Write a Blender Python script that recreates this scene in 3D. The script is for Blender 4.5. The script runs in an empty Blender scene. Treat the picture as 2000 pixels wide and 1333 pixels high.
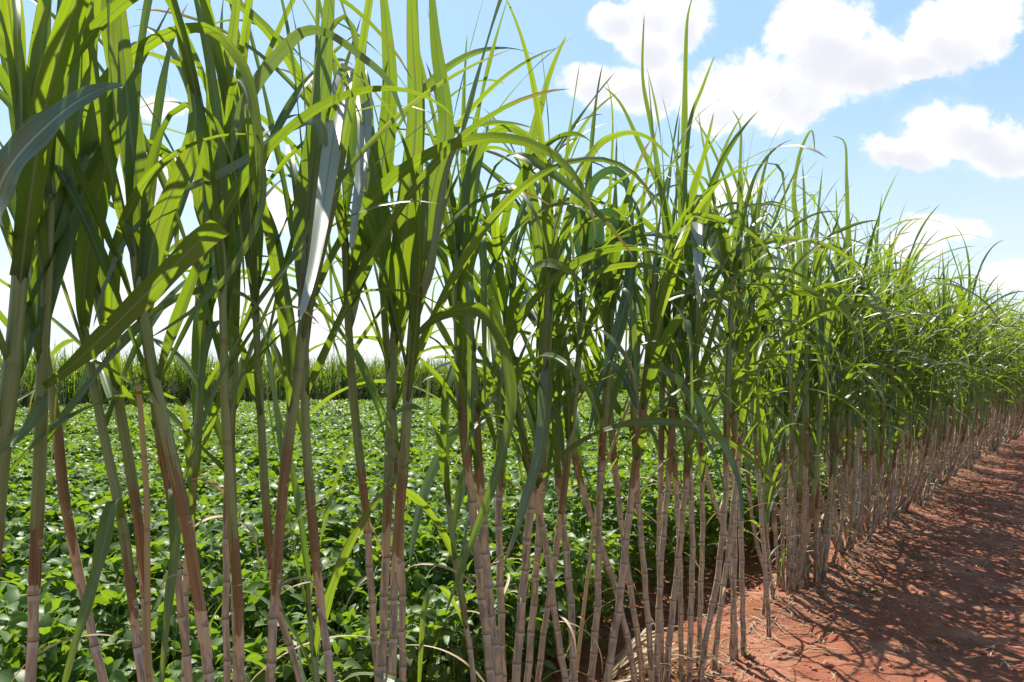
import bpy, math, random
import numpy as np
from mathutils import Vector

# ------------------------------------------------------------------ camera, sky, sun, exposure
FPX = 1555.0; HZ = 738.0; CAMH = 1.70; VPX = 2140.0
scene = bpy.context.scene
COL = scene.collection
cam_d = bpy.data.cameras.new('camera'); cam = bpy.data.objects.new('camera', cam_d); COL.objects.link(cam)
cam.location = (0, 0, CAMH); cam.rotation_euler = (math.radians(90), 0, 0)
cam_d.sensor_width = 36; cam_d.lens = 36 * FPX / 2000; cam_d.shift_y = (HZ - 666.5) / 2000
cam_d.clip_start = 0.05; cam_d.clip_end = 3000
scene.camera = cam
scene.view_settings.view_transform = 'Standard'
try: scene.view_settings.look = 'None'
except Exception: pass
scene.view_settings.exposure = 1.03
scene.view_settings.gamma = 1
scene.view_settings.use_curve_mapping = False
scene.render.engine = 'CYCLES'
try:
    scene.cycles.use_denoising = True
    scene.cycles.denoiser = 'OPENIMAGEDENOISE'
except Exception: pass
scene.cycles.max_bounces = 8; scene.cycles.diffuse_bounces = 4; scene.cycles.glossy_bounces = 2
scene.cycles.transmission_bounces = 5; scene.cycles.transparent_max_bounces = 4
scene.cycles.caustics_reflective = False; scene.cycles.caustics_refractive = False

SUN_AZ = math.radians(-19.0); SUN_EL = math.radians(57)
sunvec = Vector((math.sin(SUN_AZ) * math.cos(SUN_EL), math.cos(SUN_AZ) * math.cos(SUN_EL), math.sin(SUN_EL)))
sl = bpy.data.lights.new('sun', 'SUN'); sl.energy = 5.0; sl.angle = math.radians(0.5); sl.color = (1.0, 0.94, 0.84)
so = bpy.data.objects.new('sun', sl); COL.objects.link(so); so.rotation_euler = sunvec.to_track_quat('Z', 'Y').to_euler()
so.location = (0, 0, 30)


class NT:
    """small helper for writing node trees"""
    def __init__(s, tree): s.t = tree; s.n = tree.nodes; s.l = tree.links
    def node(s, typ, **kw):
        n = s.n.new(typ)
        for k, v in kw.items(): setattr(n, k, v)
        return n
    def put(s, sock, v):
        if hasattr(v, 'is_output'): s.l.new(v, sock)
        elif v is not None:
            if isinstance(v, (tuple, list)) and len(v) == 3 and sock.type == 'RGBA': v = (*v, 1)
            sock.default_value = v
    def m(s, op, a, b=None, c=None, clamp=False):
        n = s.node('ShaderNodeMath', operation=op); n.use_clamp = clamp
        s.put(n.inputs[0], a); s.put(n.inputs[1], b); s.put(n.inputs[2], c)
        return n.outputs[0]
    def vm(s, op, a, b=None, out=0):
        n = s.node('ShaderNodeVectorMath', operation=op); s.put(n.inputs[0], a); s.put(n.inputs[1], b)
        return n.outputs[out]
    def mix(s, f, a, b):
        n = s.node('ShaderNodeMix', data_type='RGBA'); s.put(n.inputs[0], f); s.put(n.inputs[6], a); s.put(n.inputs[7], b)
        return n.outputs[2]
    def mr(s, v, a, b, c=0.0, d=1.0, smooth=True):
        n = s.node('ShaderNodeMapRange', interpolation_type='SMOOTHSTEP' if smooth else 'LINEAR')
        for i, x in enumerate((v, a, b, c, d)): s.put(n.inputs[i], x)
        return n.outputs[0]
    def noise(s, vec, scale, detail=3, rough=0.5, dim='3D', w=None, out='Fac'):
        n = s.node('ShaderNodeTexNoise', noise_dimensions=dim)
        if vec is not None and 'Vector' in n.inputs: s.put(n.inputs['Vector'], vec)
        if w is not None: s.put(n.inputs['W'], w)
        n.inputs['Scale'].default_value = scale; n.inputs['Detail'].default_value = detail; n.inputs['Roughness'].default_value = rough
        return n.outputs[out]
    def comb(s, x, y, z):
        n = s.node('ShaderNodeCombineXYZ'); s.put(n.inputs[0], x); s.put(n.inputs[1], y); s.put(n.inputs[2], z); return n.outputs[0]
    def sep(s, v):
        n = s.node('ShaderNodeSeparateXYZ'); s.put(n.inputs[0], v); return n.outputs


world = bpy.data.worlds.new("World"); scene.world = world; world.use_nodes = True
w = NT(world.node_tree); w.n.clear()
sky = w.node('ShaderNodeTexSky', sky_type='NISHITA'); sky.sun_disc = False
sky.sun_elevation = SUN_EL; sky.sun_rotation = SUN_AZ; sky.air_density = 1.0; sky.dust_density = 0.6; sky.ozone_density = 1.2
dirv = w.node('ShaderNodeTexCoord').outputs['Generated']
dx, dy, dz = w.sep(dirv)
ysafe = w.m('MAXIMUM', dy, 0.02)
uu = w.m('DIVIDE', dx, ysafe); vv = w.m('DIVIDE', dz, ysafe)      # gnomonic coordinates on the dome ahead (north)
P = w.comb(uu, vv, 0.0)
warp = w.noise(P, 7.0, 5, 0.6, out='Color')
warpv = w.vm('SUBTRACT', warp, (0.5, 0.5, 0.5))
wn = w.node('ShaderNodeVectorMath', operation='SCALE'); w.put(wn.inputs[0], warpv); wn.inputs['Scale'].default_value = 0.075
Pw = w.vm('ADD', P, wn.outputs[0])
wx, wy, _ = w.sep(Pw)
CLOUDS = [  # centre x, y and half sizes of each cloud lobe, in photo pixels
    (1195, 40, 62, 34), (1270, 75, 75, 55), (1345, 40, 60, 60), (1290, 20, 80, 40),
    (1150, 160, 62, 52), (1235, 170, 80, 50), (1300, 150, 40, 80),
    (1480, 175, 170, 85), (1600, 70, 120, 115), (1690, 120, 110, 90), (1540, 215, 95, 50), (1395, 200, 70, 60),
    (1860, 85, 110, 75), (1920, 40, 90, 60), (1960, 70, 45, 40),
    (1785, 120, 70, 48), (1870, 250, 100, 62), (1770, 305, 100, 42), (1940, 275, 110, 58), (2060, 285, 100, 50),
    (1835, 455, 75, 26), (1790, 485, 60, 36), (1890, 450, 40, 18),
    (1975, 550, 65, 38), (1440, 370, 60, 42), (330, 350, 130, 70), (560, 420, 110, 40), (300, 200, 70, 22),
    (120, 560, 190, 60), (420, 600, 260, 55), (760, 640, 260, 60), (1120, 640, 240, 52),
    (2300, 120, 160, 110), (-300, 180, 220, 90), (700, -140, 220, 70), (1500, -220, 250, 90),
]
field = None; under = None
for ic, (cx, cy, a, b) in enumerate(CLOUDS):
    ex = w.m('MULTIPLY', w.m('SUBTRACT', wx, (cx - 1000) / FPX), FPX / (a * 1.0))
    ey = w.m('MULTIPLY', w.m('SUBTRACT', wy, (HZ - cy) / FPX), FPX / (b * .96))
    e = w.m('SUBTRACT', 1.0, w.m('ADD', w.m('MULTIPLY', ex, ex), w.m('MULTIPLY', ey, ey)))
    if field is None: field = e
    else:
        n = w.node('ShaderNodeMath', operation='SMOOTH_MAX'); w.put(n.inputs[0], field); w.put(n.inputs[1], e); n.inputs[2].default_value = 0.35
        field = n.outputs[0]
    if (ic < 20 or ic == 25) and ic != 13:           # shaded belly of each big cloud
        ey = w.m('MULTIPLY', w.m('SUBTRACT', wy, (HZ - cy - .30 * b) / FPX), FPX / (b * .72)); ex = w.m('MULTIPLY', w.m('SUBTRACT', wx, (cx + .1 * a - 1000) / FPX), FPX / (a * .85))
        e = w.m('SUBTRACT', 1.0, w.m('ADD', w.m('MULTIPLY', ex, ex), w.m('MULTIPLY', ey, ey)))
        if under is None: under = e
        else:
            n = w.node('ShaderNodeMath', operation='SMOOTH_MAX'); w.put(n.inputs[0], under); w.put(n.inputs[1], e); n.inputs[2].default_value = 0.3
            under = n.outputs[0]
fn = w.m('ADD', w.m('MULTIPLY', w.noise(P, 22.0, 9, 0.64), .72), w.m('MULTIPLY', w.noise(P, 9.0, 3, 0.5), .28))
dens = w.m('ADD', field, w.m('MULTIPLY', w.m('SUBTRACT', fn, 0.5), 3.4))
mask = w.mr(dens, -0.12, 0.5)
mask = w.m('MULTIPLY', mask, w.mr(dy, 0.03, 0.12))
# billows inside the clouds: thicker parts and undersides a little grey-lilac
core = w.mr(dens, 0.35, 1.15)
bill = w.noise(w.vm('ADD', Pw, (0.0, 0.02, 0.3)), 8.0, 4, 0.5)
greyf = w.mr(w.m('ADD', under, w.m('MULTIPLY', w.m('SUBTRACT', bill, 0.5), 2.6)), -0.1, 1.3)
ccol = w.mix(w.m('MULTIPLY', greyf, 0.75), (6.8, 6.8, 6.8), (4.75, 4.85, 5.5))
# thin pale veil low over the horizon (thick damp air)
veil = w.m('MULTIPLY', w.mr(dz, 0.36, 0.0), w.mr(dy, -0.5, 0.6, 0.3, 0.78))
veil = w.m('MULTIPLY', veil, w.m('ADD', 0.8, w.m('MULTIPLY', w.noise(P, 5.0, 4, 0.6), 0.4)), clamp=True)
skyc = w.mix(w.mr(dz, -0.02, 0.02), (2.2, 1.5, 1.2), sky.outputs[0])
sdot = w.vm('DOT_PRODUCT', dirv, tuple(sunvec), out=1)
aur = w.mr(sdot, 0.05, 0.75)            # bright hazy side of the sky, towards the sun
skyc = w.mix(w.m('ADD', 0.04, w.m('MULTIPLY', aur, 0.36)), skyc, (3.3, 5.6, 7.8))
skyc = w.mix(veil, skyc, (5.9, 6.3, 6.8))
wisp = w.m('MULTIPLY', w.mr(w.m('ADD', field, w.m('MULTIPLY', w.m('SUBTRACT', w.noise(Pw, 9.0, 8, 0.7), 0.5), 5.0)), -0.6, 1.2), w.mr(dy, 0.03, 0.12, 0.0, 0.3))
fin = w.mix(wisp, skyc, (6.6, 6.9, 7.3))
fin = w.mix(mask, fin, ccol)
bg = w.node('ShaderNodeBackground'); w.put(bg.inputs[0], fin); bg.inputs[1].default_value = 0.08
wo = w.node('ShaderNodeOutputWorld'); w.l.new(bg.outputs[0], wo.inputs[0])

# ------------------------------------------------------------------ frame of the planted row
TH = math.atan((VPX - 1000) / FPX); ST, CT = math.sin(TH), math.cos(TH)
DROW = 1.95
def rs2xy(r, s):           # r metres along the row, s metres to the path side of it
    return (r * ST + (s - DROW) * CT, r * CT - (s - DROW) * ST)
def xy2rs(x, y): return (x * ST + y * CT, x * CT - y * ST + DROW)
def at(px, py, Z): return np.array(((px - 1000) * Z / FPX, Z, CAMH - (py - HZ) * Z / FPX))
def rowZ(px): return FPX * DROW / (CT * (VPX - px))

_pr = np.random.RandomState(5); _T = _pr.rand(256, 256)
def vnoise(x, y):
    x = np.asarray(x, float); y = np.asarray(y, float)
    xi = np.floor(x).astype(int); yi = np.floor(y).astype(int); fx = x - xi; fy = y - yi
    fx = fx * fx * (3 - 2 * fx); fy = fy * fy * (3 - 2 * fy)
    g = lambda i, j: _T[i % 256, j % 256]
    return (g(xi, yi) * (1 - fx) + g(xi + 1, yi) * fx) * (1 - fy) + (g(xi, yi + 1) * (1 - fx) + g(xi + 1, yi + 1) * fx) * fy
def ground(x, y):
    x = np.asarray(x, float); y = np.asarray(y, float)
    r = x * ST + y * CT; s = x * CT - y * ST + DROW
    h = 0.05 * np.exp(-(s / 0.30) ** 2)
    h = h - 0.035 * np.exp(-((s - 1.35) / 0.35) ** 2) - 0.03 * np.exp(-((s - 3.1) / 0.4) ** 2)
    near = np.exp(-(np.maximum(0, np.hypot(x, y) - 6) / 22.0))
    h = h + near * (0.06 * (vnoise(x * 0.9 + 3, y * 0.9) - .5) + 0.035 * (vnoise(x * 3.1, y * 3.1 + 9) - .5)
                    + 0.022 * (vnoise(x * 9, y * 9) - .5) + 0.020 * (np.maximum(vnoise(x * 26 + 40, y * 26), .45) - .5) + 0.012 * (vnoise(x * 17 + 4, y * 17 + 60) - .5))
    return h

# ------------------------------------------------------------------ mesh helpers
def mesh_np(name, V, F, uv=None, rnd=None, mat=None, parent=None, loc=None, smooth=True, low=None):
    V = np.ascontiguousarray(V, dtype=np.float32).reshape(-1, 3); F = np.ascontiguousarray(F, dtype=np.int32)
    k = F.shape[1]
    me = bpy.data.meshes.new(name); me.vertices.add(len(V)); me.vertices.foreach_set('co', V.ravel())
    me.loops.add(F.size); me.loops.foreach_set('vertex_index', F.ravel())
    me.polygons.add(len(F)); me.polygons.foreach_set('loop_start', np.arange(0, F.size, k, dtype=np.int32))
    if smooth: me.polygons.foreach_set('use_smooth', np.ones(len(F), dtype=bool))
    if uv is not None:
        ul = me.uv_layers.new(name='UVMap'); ul.data.foreach_set('uv', np.ascontiguousarray(uv, dtype=np.float32).reshape(-1, 2)[F.ravel()].ravel())
    if rnd is not None:
        at_ = me.attributes.new('rnd', 'FLOAT', 'POINT'); at_.data.foreach_set('value', np.ascontiguousarray(rnd, dtype=np.float32).ravel())
    if low is not None:
        at2 = me.attributes.new('low', 'FLOAT', 'POINT'); at2.data.foreach_set('value', np.ascontiguousarray(low, dtype=np.float32).ravel())
    me.update(calc_edges=True)
    if mat: me.materials.append(mat)
    o = bpy.data.objects.new(name, me); COL.objects.link(o)
    if parent: o.parent = parent
    if loc is not None: o.location = loc
    return o
def tag(o, label=None, cat=None, group=None, kind=None):
    if label: o['label'] = label
    if cat: o['category'] = cat
    if group: o['group'] = group
    if kind: o['kind'] = kind
    return o
def empty(name, loc):
    o = bpy.data.objects.new(name, None); o.empty_display_size = 0.1; o.location = loc; COL.objects.link(o); return o
def norm(a): return a / np.maximum(np.linalg.norm(a, axis=-1, keepdims=True), 1e-9)

def ribbon(C, W, side0, twist, fold, K, rip=0.0, ph=None):
    """C (n,S,3) centre lines, W (n,S) widths, side0 (n,3) or (n,S,3), twist (n,S), fold (n,S) -> grid of blades"""
    n, S, _ = C.shape
    T = np.gradient(C, axis=1); T = norm(T)
    if side0.ndim == 2: side0 = side0[:, None, :]
    sd = norm(side0 - T * np.sum(T * side0, -1, keepdims=True))
    N = np.cross(T, sd)
    c, s_ = np.cos(twist)[..., None], np.sin(twist)[..., None]
    sd2 = sd * c + N * s_; N2 = N * c - sd * s_
    us = np.linspace(-1, 1, K)
    V = C[:, :, None, :] + sd2[:, :, None, :] * (us[None, None, :, None] * W[..., None, None] * 0.5 * np.cos(fold)[..., None, None]) \
        + N2[:, :, None, :] * (np.abs(us)[None, None, :, None] * (W * 0.5 * np.sin(fold))[..., None, None])
    if rip:
        t = np.linspace(0, 1, S)[None, :, None]
        if ph is None: ph = np.zeros(n)
        V = V + N2[:, :, None, :] * (rip * np.sin(t * 22 + ph[:, None, None] + 1.6 * np.sign(us)[None, None, :]) * (us ** 2)[None, None, :] * W[..., None] * 0.5)[..., None]
    uv = np.zeros((n, S, K, 2)); uv[..., 0] = (us * .5 + .5)[None, None, :]; uv[..., 1] = np.linspace(0, 1, S)[None, :, None]
    return V, uv
def grid_faces(n, S, K, wrap=False):
    a = np.arange(n * S * K).reshape(n, S, K)
    if wrap: a = np.concatenate([a, a[:, :, :1]], 2)
    return np.stack([a[:, :-1, :-1], a[:, :-1, 1:], a[:, 1:, 1:], a[:, 1:, :-1]], -1).reshape(-1, 4)

def blade_lines(base, az, a0, bend, p, L, S, kink=None, drift=None, lean=None):
    n = len(az); t = np.linspace(0, 1, S)[None, :]
    a = a0[:, None] + bend[:, None] * t ** p[:, None]
    if kink is not None: a = a + kink[1][:, None] * (1 / (1 + np.exp(-(t - kink[0][:, None]) * 45)))
    a = np.clip(a, 0, np.radians(176))
    phi = az[:, None] + (0 if drift is None else drift[:, None] * t ** 2)
    d = np.stack([np.sin(a) * np.cos(phi), np.sin(a) * np.sin(phi), np.cos(a)], -1)
    if lean is not None: d = norm(d + lean[:, None, :] * (1 - t[..., None]) ** 1.5)
    step = (L / (S - 1))[:, None, None]
    C = base[:, None, :] + np.concatenate([np.zeros((n, 1, 3)), np.cumsum((d[:, 1:] + d[:, :-1]) * .5 * step, 1)], 1)
    return C
def blade_w(W, S, n):
    t = np.linspace(0, 1, S)[None, :]
    return W[:, None] * (0.5 + 0.5 * np.clip(t / 0.22, 0, 1) ** .8) * np.clip(1 - t, 0, 1) ** 0.62 * (1 - 0.12 * t) + 0.0008

def leaf_params(rs, n, vig=1.0, wild=0.0):
    f = np.linspace(0, 1, n)
    a0 = np.radians(np.clip(24 + (5 - 24) * f + rs.randn(n) * (6 + 5 * wild), 1, 60))
    bend = np.radians(np.clip(125 + (34 - 125) * f + rs.randn(n) * 40, 4, 175))
    p = rs.uniform(1.3, 3.2, n)
    L = (1.0 + 0.32 * np.sin(np.pi * np.clip(f * 1.1, 0, 1))) * rs.uniform(.8, 1.3, n) * vig
    W = rs.uniform(.032, .066, n) * (0.8 + 0.3 * np.sin(np.pi * f)) * vig
    az0 = rs.uniform(0, 2 * np.pi)
    az = az0 + np.pi * np.arange(n) + 0.18 * np.arange(n) + rs.randn(n) * .4
    kk = (rs.rand(n) < 0.2) & (f < .85)
    kink = (rs.uniform(.4, .75, n), np.where(kk, np.radians(rs.uniform(60, 125, n)), 0.0))
    drift = rs.randn(n) * .6
    tw = rs.randn(n) * 1.1
    return dict(a0=a0, bend=bend, p=p, L=L, W=W, az=az, kink=kink, drift=drift, tw=tw)

def make_blades(rs, base, q, S, K, lean=None):
    n = len(base)
    C = blade_lines(base, q['az'], q['a0'], q['bend'], q['p'], q['L'], S, q['kink'], q['drift'], lean)
    Wd = blade_w(q['W'], S, n)
    t = np.linspace(0, 1, S)[None, :]
    side = np.stack([-np.sin(q['az']), np.cos(q['az']), np.zeros(n)], -1)
    tw = q['tw'][:, None] * t ** 1.3
    fold = np.radians(14) + np.radians(48) * np.exp(-t * 9) + 0 * q['tw'][:, None]
    return ribbon(C, Wd, side, tw, fold, K, rip=.22 if K > 3 else 0, ph=rs.uniform(0, 6, n))

def tube(C, R, ns, uvv):
    """C (S,3), R (S,) -> verts, faces, uv (seam duplicated)"""
    S = len(C); T = norm(np.gradient(C, axis=0)); ref = np.array([1.0, 0.13, 0])
    A = norm(ref - T * (T @ ref)[:, None]); B = np.cross(T, A)
    th = np.linspace(0, 2 * np.pi, ns + 1)
    V = C[:, None] + R[:, None, None] * (np.cos(th)[None, :, None] * A[:, None] + np.sin(th)[None, :, None] * B[:, None])
    uv = np.zeros((S, ns + 1, 2)); uv[..., 0] = th / (2 * np.pi); uv[..., 1] = uvv[:, None]
    return V.reshape(-1, 3), grid_faces(1, S, ns + 1), uv.reshape(-1, 2)

class Geo:
    def __init__(s): s.V = []; s.F = []; s.U = []; s.R = []; s.n = 0
    def add(s, V, F, U, r):
        V = np.asarray(V).reshape(-1, 3); s.V.append(V); s.F.append(np.asarray(F) + s.n); s.U.append(np.asarray(U).reshape(-1, 2))
        s.R.append(np.broadcast_to(np.asarray(r, float).ravel() if np.ndim(r) else float(r), (len(V),)).copy()); s.n += len(V)
    def build(s, name, mat, parent=None, loc=None, smooth=True):
        V = np.concatenate(s.V)
        return mesh_np(name, V, np.concatenate(s.F), np.concatenate(s.U), np.concatenate(s.R), mat, parent, loc, smooth)

# ------------------------------------------------------------------ materials
def material(name):
    m = bpy.data.materials.new(name); m.use_nodes = True; t = NT(m.node_tree); t.n.clear()
    out = t.node('ShaderNodeOutputMaterial'); return m, t, out
def rnd_of(t): n = t.node('ShaderNodeAttribute', attribute_name='rnd'); return n.outputs['Fac']

def leaf_material(name, ref_a, ref_b, tr_a, tr_b, under, rib, rough=.36, trans=.5, tips=True, ribw=.045, spec=.5, dry=(.42, .30, .15)):
    m, t, out = material(name)
    uv = t.node('ShaderNodeUVMap').outputs[0]; u, v, _ = t.sep(uv); r = rnd_of(t)
    geo = t.node('ShaderNodeNewGeometry')
    au = t.m('ABSOLUTE', t.m('SUBTRACT', u, .5))
    veins = t.noise(t.comb(t.m('MULTIPLY', u, 34.0), t.m('MULTIPLY', v, 1.3), t.m('MULTIPLY', r, 50.0)), 1.0, 2, .6)
    blot = t.noise(t.comb(t.m('MULTIPLY', u, 1.5), t.m('MULTIPLY', v, 7.0), t.m('MULTIPLY', r, 90.0)), 1.0, 4, .6)
    k = t.m('ADD', t.m('MULTIPLY', r, .6), t.m('MULTIPLY', blot, .5), clamp=True)
    base = t.mix(k, ref_a, ref_b); tr = t.mix(k, tr_a, tr_b)
    base = t.mix(t.mr(geo.outputs['Backfacing'], 0.0, 1.0), base, under)
    if tips: base = t.mix(t.mr(t.m('FRACT', t.m('MULTIPLY', r, 53.0)), .78, .95, 0.0, .8), base, (.17, .22, .13))
    base = t.mix(t.m('MULTIPLY', t.mr(veins, .35, .65), .55), base, t.mix(.5, base, rib))
    tr = t.mix(t.m('MULTIPLY', t.mr(veins, .42, .66), .6), tr, t.mix(.55, tr, (.02, .06, .0)))
    ribm = t.m('MULTIPLY', t.mr(au, ribw, ribw * .5), t.mr(v, 1.0, .75))
    base = t.mix(ribm, base, rib); tr = t.mix(ribm, tr, (.10, .14, .03))
    if tips:
        spot = t.m('GREATER_THAN', t.m('FRACT', t.m('MULTIPLY', r, 37.0)), .55)
        lim = t.m('ADD', .80, t.m('MULTIPLY', t.m('FRACT', t.m('MULTIPLY', r, 91.0)), .2))
        e = t.m('ADD', v, t.m('MULTIPLY', t.m('SUBTRACT', blot, .5), .35))
        e = t.m('ADD', e, t.m('MULTIPLY', t.m('SUBTRACT', au, .3), .22))
        tipm = t.m('MULTIPLY', t.mr(t.m('SUBTRACT', e, lim), 0.0, .06), spot)
        rust = t.m('MULTIPLY', t.mr(t.noise(t.comb(t.m('MULTIPLY', u, 5.0), t.m('MULTIPLY', v, 16.0), t.m('MULTIPLY', r, 70.0)), 1.0, 4, .7), .69, .76), .5)
        edge = t.m('MULTIPLY', t.mr(t.m('ADD', au, t.m('MULTIPLY', t.m('SUBTRACT', blot, .5), .25)), .45, .50), t.mr(v, .25, .7, 0.0, .85))
        tipm = t.m('MAXIMUM', t.m('MAXIMUM', tipm, rust), edge)
        base = t.mix(tipm, base, dry); tr = t.mix(tipm, tr, (.20, .14, .04))
    bs = t.node('ShaderNodeBsdfPrincipled'); t.put(bs.inputs['Base Color'], base); bs.inputs['Roughness'].default_value = rough
    bs.inputs['Specular IOR Level'].default_value = spec
    bump = t.node('ShaderNodeBump'); bump.inputs['Strength'].default_value = .35; bump.inputs['Distance'].default_value = .0006
    t.put(bump.inputs['Height'], veins); t.l.new(bump.outputs[0], bs.inputs['Normal'])
    tl = t.node('ShaderNodeBsdfTranslucent'); t.put(tl.inputs[0], tr)
    mx = t.node('ShaderNodeMixShader'); mx.inputs[0].default_value = trans
    t.l.new(bs.outputs[0], mx.inputs[1]); t.l.new(tl.outputs[0], mx.inputs[2]); t.l.new(mx.outputs[0], out.inputs[0])
    return m

M_LEAF = leaf_material('cane_leaf', (.030, .078, .012), (.068, .138, .024), (.15, .265, .006), (.30, .40, .012),
                       (.06, .125, .045), (.34, .42, .24), rough=.36, trans=.52, ribw=.06, dry=(.34, .25, .12))
M_WHITE_SHEEN = leaf_material('white_sheen_cane_leaf', (.36, .37, .28), (.50, .50, .40), (.18, .22, .06), (.24, .28, .10),
                       (.36, .37, .29), (.17, .18, .12), rough=.4, trans=.22, spec=.8, tips=False)  # white glossy highlight of the hanging blades painted into the leaf colour
M_SKYTINT = leaf_material('sky_tinted_cane_leaf', (.045, .105, .05), (.08, .15, .075), (.06, .16, .02), (.10, .22, .03),
                       (.085, .15, .085), (.40, .46, .36), rough=.38, trans=.25, spec=.7, tips=False)  # shaded, skylit look of some blades painted in as blue-green colour
M_PALE_SHEEN = leaf_material('pale_sheen_cane_leaf', (.11, .17, .09), (.17, .23, .13), (.15, .28, .03), (.22, .34, .05),
                       (.14, .20, .12), (.34, .40, .28), rough=.42, trans=.3, spec=.7)  # pale blades; silver highlights on green ones painted into the diffuse colour
M_DRY = leaf_material('dry_cane_leaf', (.30, .20, .11), (.48, .35, .20), (.30, .18, .07), (.36, .25, .10),
                      (.40, .30, .18), (.55, .45, .30), rough=.6, trans=.3, tips=False)
M_SOY = leaf_material('soybean_leaf', (.055, .12, .015), (.10, .18, .025), (.17, .31, .008), (.29, .43, .018),
                      (.09, .16, .045), (.20, .30, .07), rough=.47, trans=.45, tips=False, ribw=.02, spec=.42)

def cane_material():
    m, t, out = material('bare_cane')
    uv = t.node('ShaderNodeUVMap').outputs[0]; u, v, _ = t.sep(uv); r = rnd_of(t)
    fv = t.m('FRACT', v); iv = t.m('FLOOR', v)
    cell = t.node('ShaderNodeTexWhiteNoise', noise_dimensions='2D'); t.put(cell.inputs['Vector'], t.comb(iv, t.m('MULTIPLY', r, 77.0), 0.0))
    cr = cell.outputs['Value']
    cyc = t.comb(t.m('COSINE', t.m('MULTIPLY', u, 6.2832)), t.m('SINE', t.m('MULTIPLY', u, 6.2832)), t.m('ADD', t.m('MULTIPLY', v, .9), t.m('MULTIPLY', r, 40.0)))
    streak = t.noise(t.vm('MULTIPLY', cyc, (3.5, 3.5, .8)), 1.0, 4, .6)
    blot = t.noise(cyc, 1.3, 4, .65)
    fine = t.noise(t.vm('MULTIPLY', cyc, (4, 4, 14)), 1.0, 3, .6)
    c = t.mix(cr, (.25, .185, .12), (.39, .32, .225))
    c = t.mix(t.mr(streak, .45, .62), c, (.37, .295, .225))
    c = t.mix(t.m('MULTIPLY', t.mr(blot, .515, .545), .85), c, (.62, .41, .24))
    c = t.mix(t.m('MULTIPLY', t.mr(blot, .42, .34), .7), c, (.10, .05, .035))
    c = t.mix(t.m('MULTIPLY', t.mr(fine, .5, .7), .25), c, (.45, .38, .33))
    foot = t.m('MULTIPLY', t.mr(v, 4.5, .5), t.mr(blot, .62, .40))
    c = t.mix(t.m('MULTIPLY', foot, .85), c, (.075, .045, .035))
    wax = t.m('MULTIPLY', t.mr(fv, .84, .90), t.mr(fv, .985, .96))
    c = t.mix(t.m('MULTIPLY', wax, .65), c, (.50, .46, .42))
    c = t.mix(t.mr(fv, .97, .985), c, (.13, .07, .04))
    band = t.mr(fv, .10, .06)
    c = t.mix(t.m('MULTIPLY', band, .8), c, t.mix(fine, (.42, .25, .12), (.26, .20, .09)))
    bs = t.node('ShaderNodeBsdfPrincipled'); t.put(bs.inputs['Base Color'], c); bs.inputs['Roughness'].default_value = .5
    bump = t.node('ShaderNodeBump'); bump.inputs['Strength'].default_value = .4; bump.inputs['Distance'].default_value = .001
    t.put(bump.inputs['Height'], streak); t.l.new(bump.outputs[0], bs.inputs['Normal'])
    t.l.new(bs.outputs[0], out.inputs[0]); return m
def sheath_material(name, a, b, c3, rough=.5, stain=False):
    m, t, out = material(name)
    uv = t.node('ShaderNodeUVMap').outputs[0]; u, v, _ = t.sep(uv); r = t.m('FRACT', t.m('MULTIPLY', rnd_of(t), 13.7))
    cyc = t.comb(t.m('COSINE', t.m('MULTIPLY', u, 6.2832)), t.m('SINE', t.m('MULTIPLY', u, 6.2832)), t.m('ADD', t.m('MULTIPLY', v, .5), t.m('MULTIPLY', r, 40.0)))
    st = t.noise(t.vm('MULTIPLY', cyc, (9, 9, .6)), 1.0, 3, .6); bl = t.noise(cyc, 1.6, 4, .65)
    c = t.mix(t.m('ADD', t.mr(bl, .35, .65, -.2, .7), t.m('MULTIPLY', r, .6), clamp=True), a, b); c = t.mix(t.m('MULTIPLY', t.mr(st, .5, .7), .5), c, c3)
    if stain:
        lo = t.node('ShaderNodeAttribute', attribute_name='low').outputs['Fac']
        lo = t.m('ADD', lo, t.m('MULTIPLY', t.m('SUBTRACT', t.noise(t.vm('MULTIPLY', cyc, (2.2, 2.2, 5)), 1.0, 4, .65), .5), .55))
        wide = t.m('SUBTRACT', t.m('MULTIPLY', t.m('MULTIPLY', r, r), .22), .03)
        c = t.mix(t.mr(t.m('SUBTRACT', lo, wide), .07, -.02), c, t.mix(st, (.12, .06, .018), (.27, .17, .065)))
    joint = t.m('MULTIPLY', t.mr(t.m('FRACT', v), .93, .97), 1.0)
    c = t.mix(t.m('MULTIPLY', joint, .35), c, (.16, .09, .03))
    bs = t.node('ShaderNodeBsdfPrincipled'); t.put(bs.inputs['Base Color'], c); bs.inputs['Roughness'].default_value = rough
    bump = t.node('ShaderNodeBump'); bump.inputs['Strength'].default_value = .4; bump.inputs['Distance'].default_value = .0008
    t.put(bump.inputs['Height'], st); t.l.new(bump.outputs[0], bs.inputs['Normal'])
    t.l.new(bs.outputs[0], out.inputs[0]); return m
M_CANE = cane_material()
M_SHEATH = sheath_material('green_sheath', (.155, .195, .055), (.25, .285, .105), (.34, .37, .21), stain=True)
M_TORN = sheath_material('torn_sheath', (.48, .31, .16), (.62, .43, .26), (.30, .17, .09), .6)
M_BROWN = sheath_material('brown_sheath', (.13, .058, .018), (.29, .165, .06), (.44, .31, .16), .6)

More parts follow.
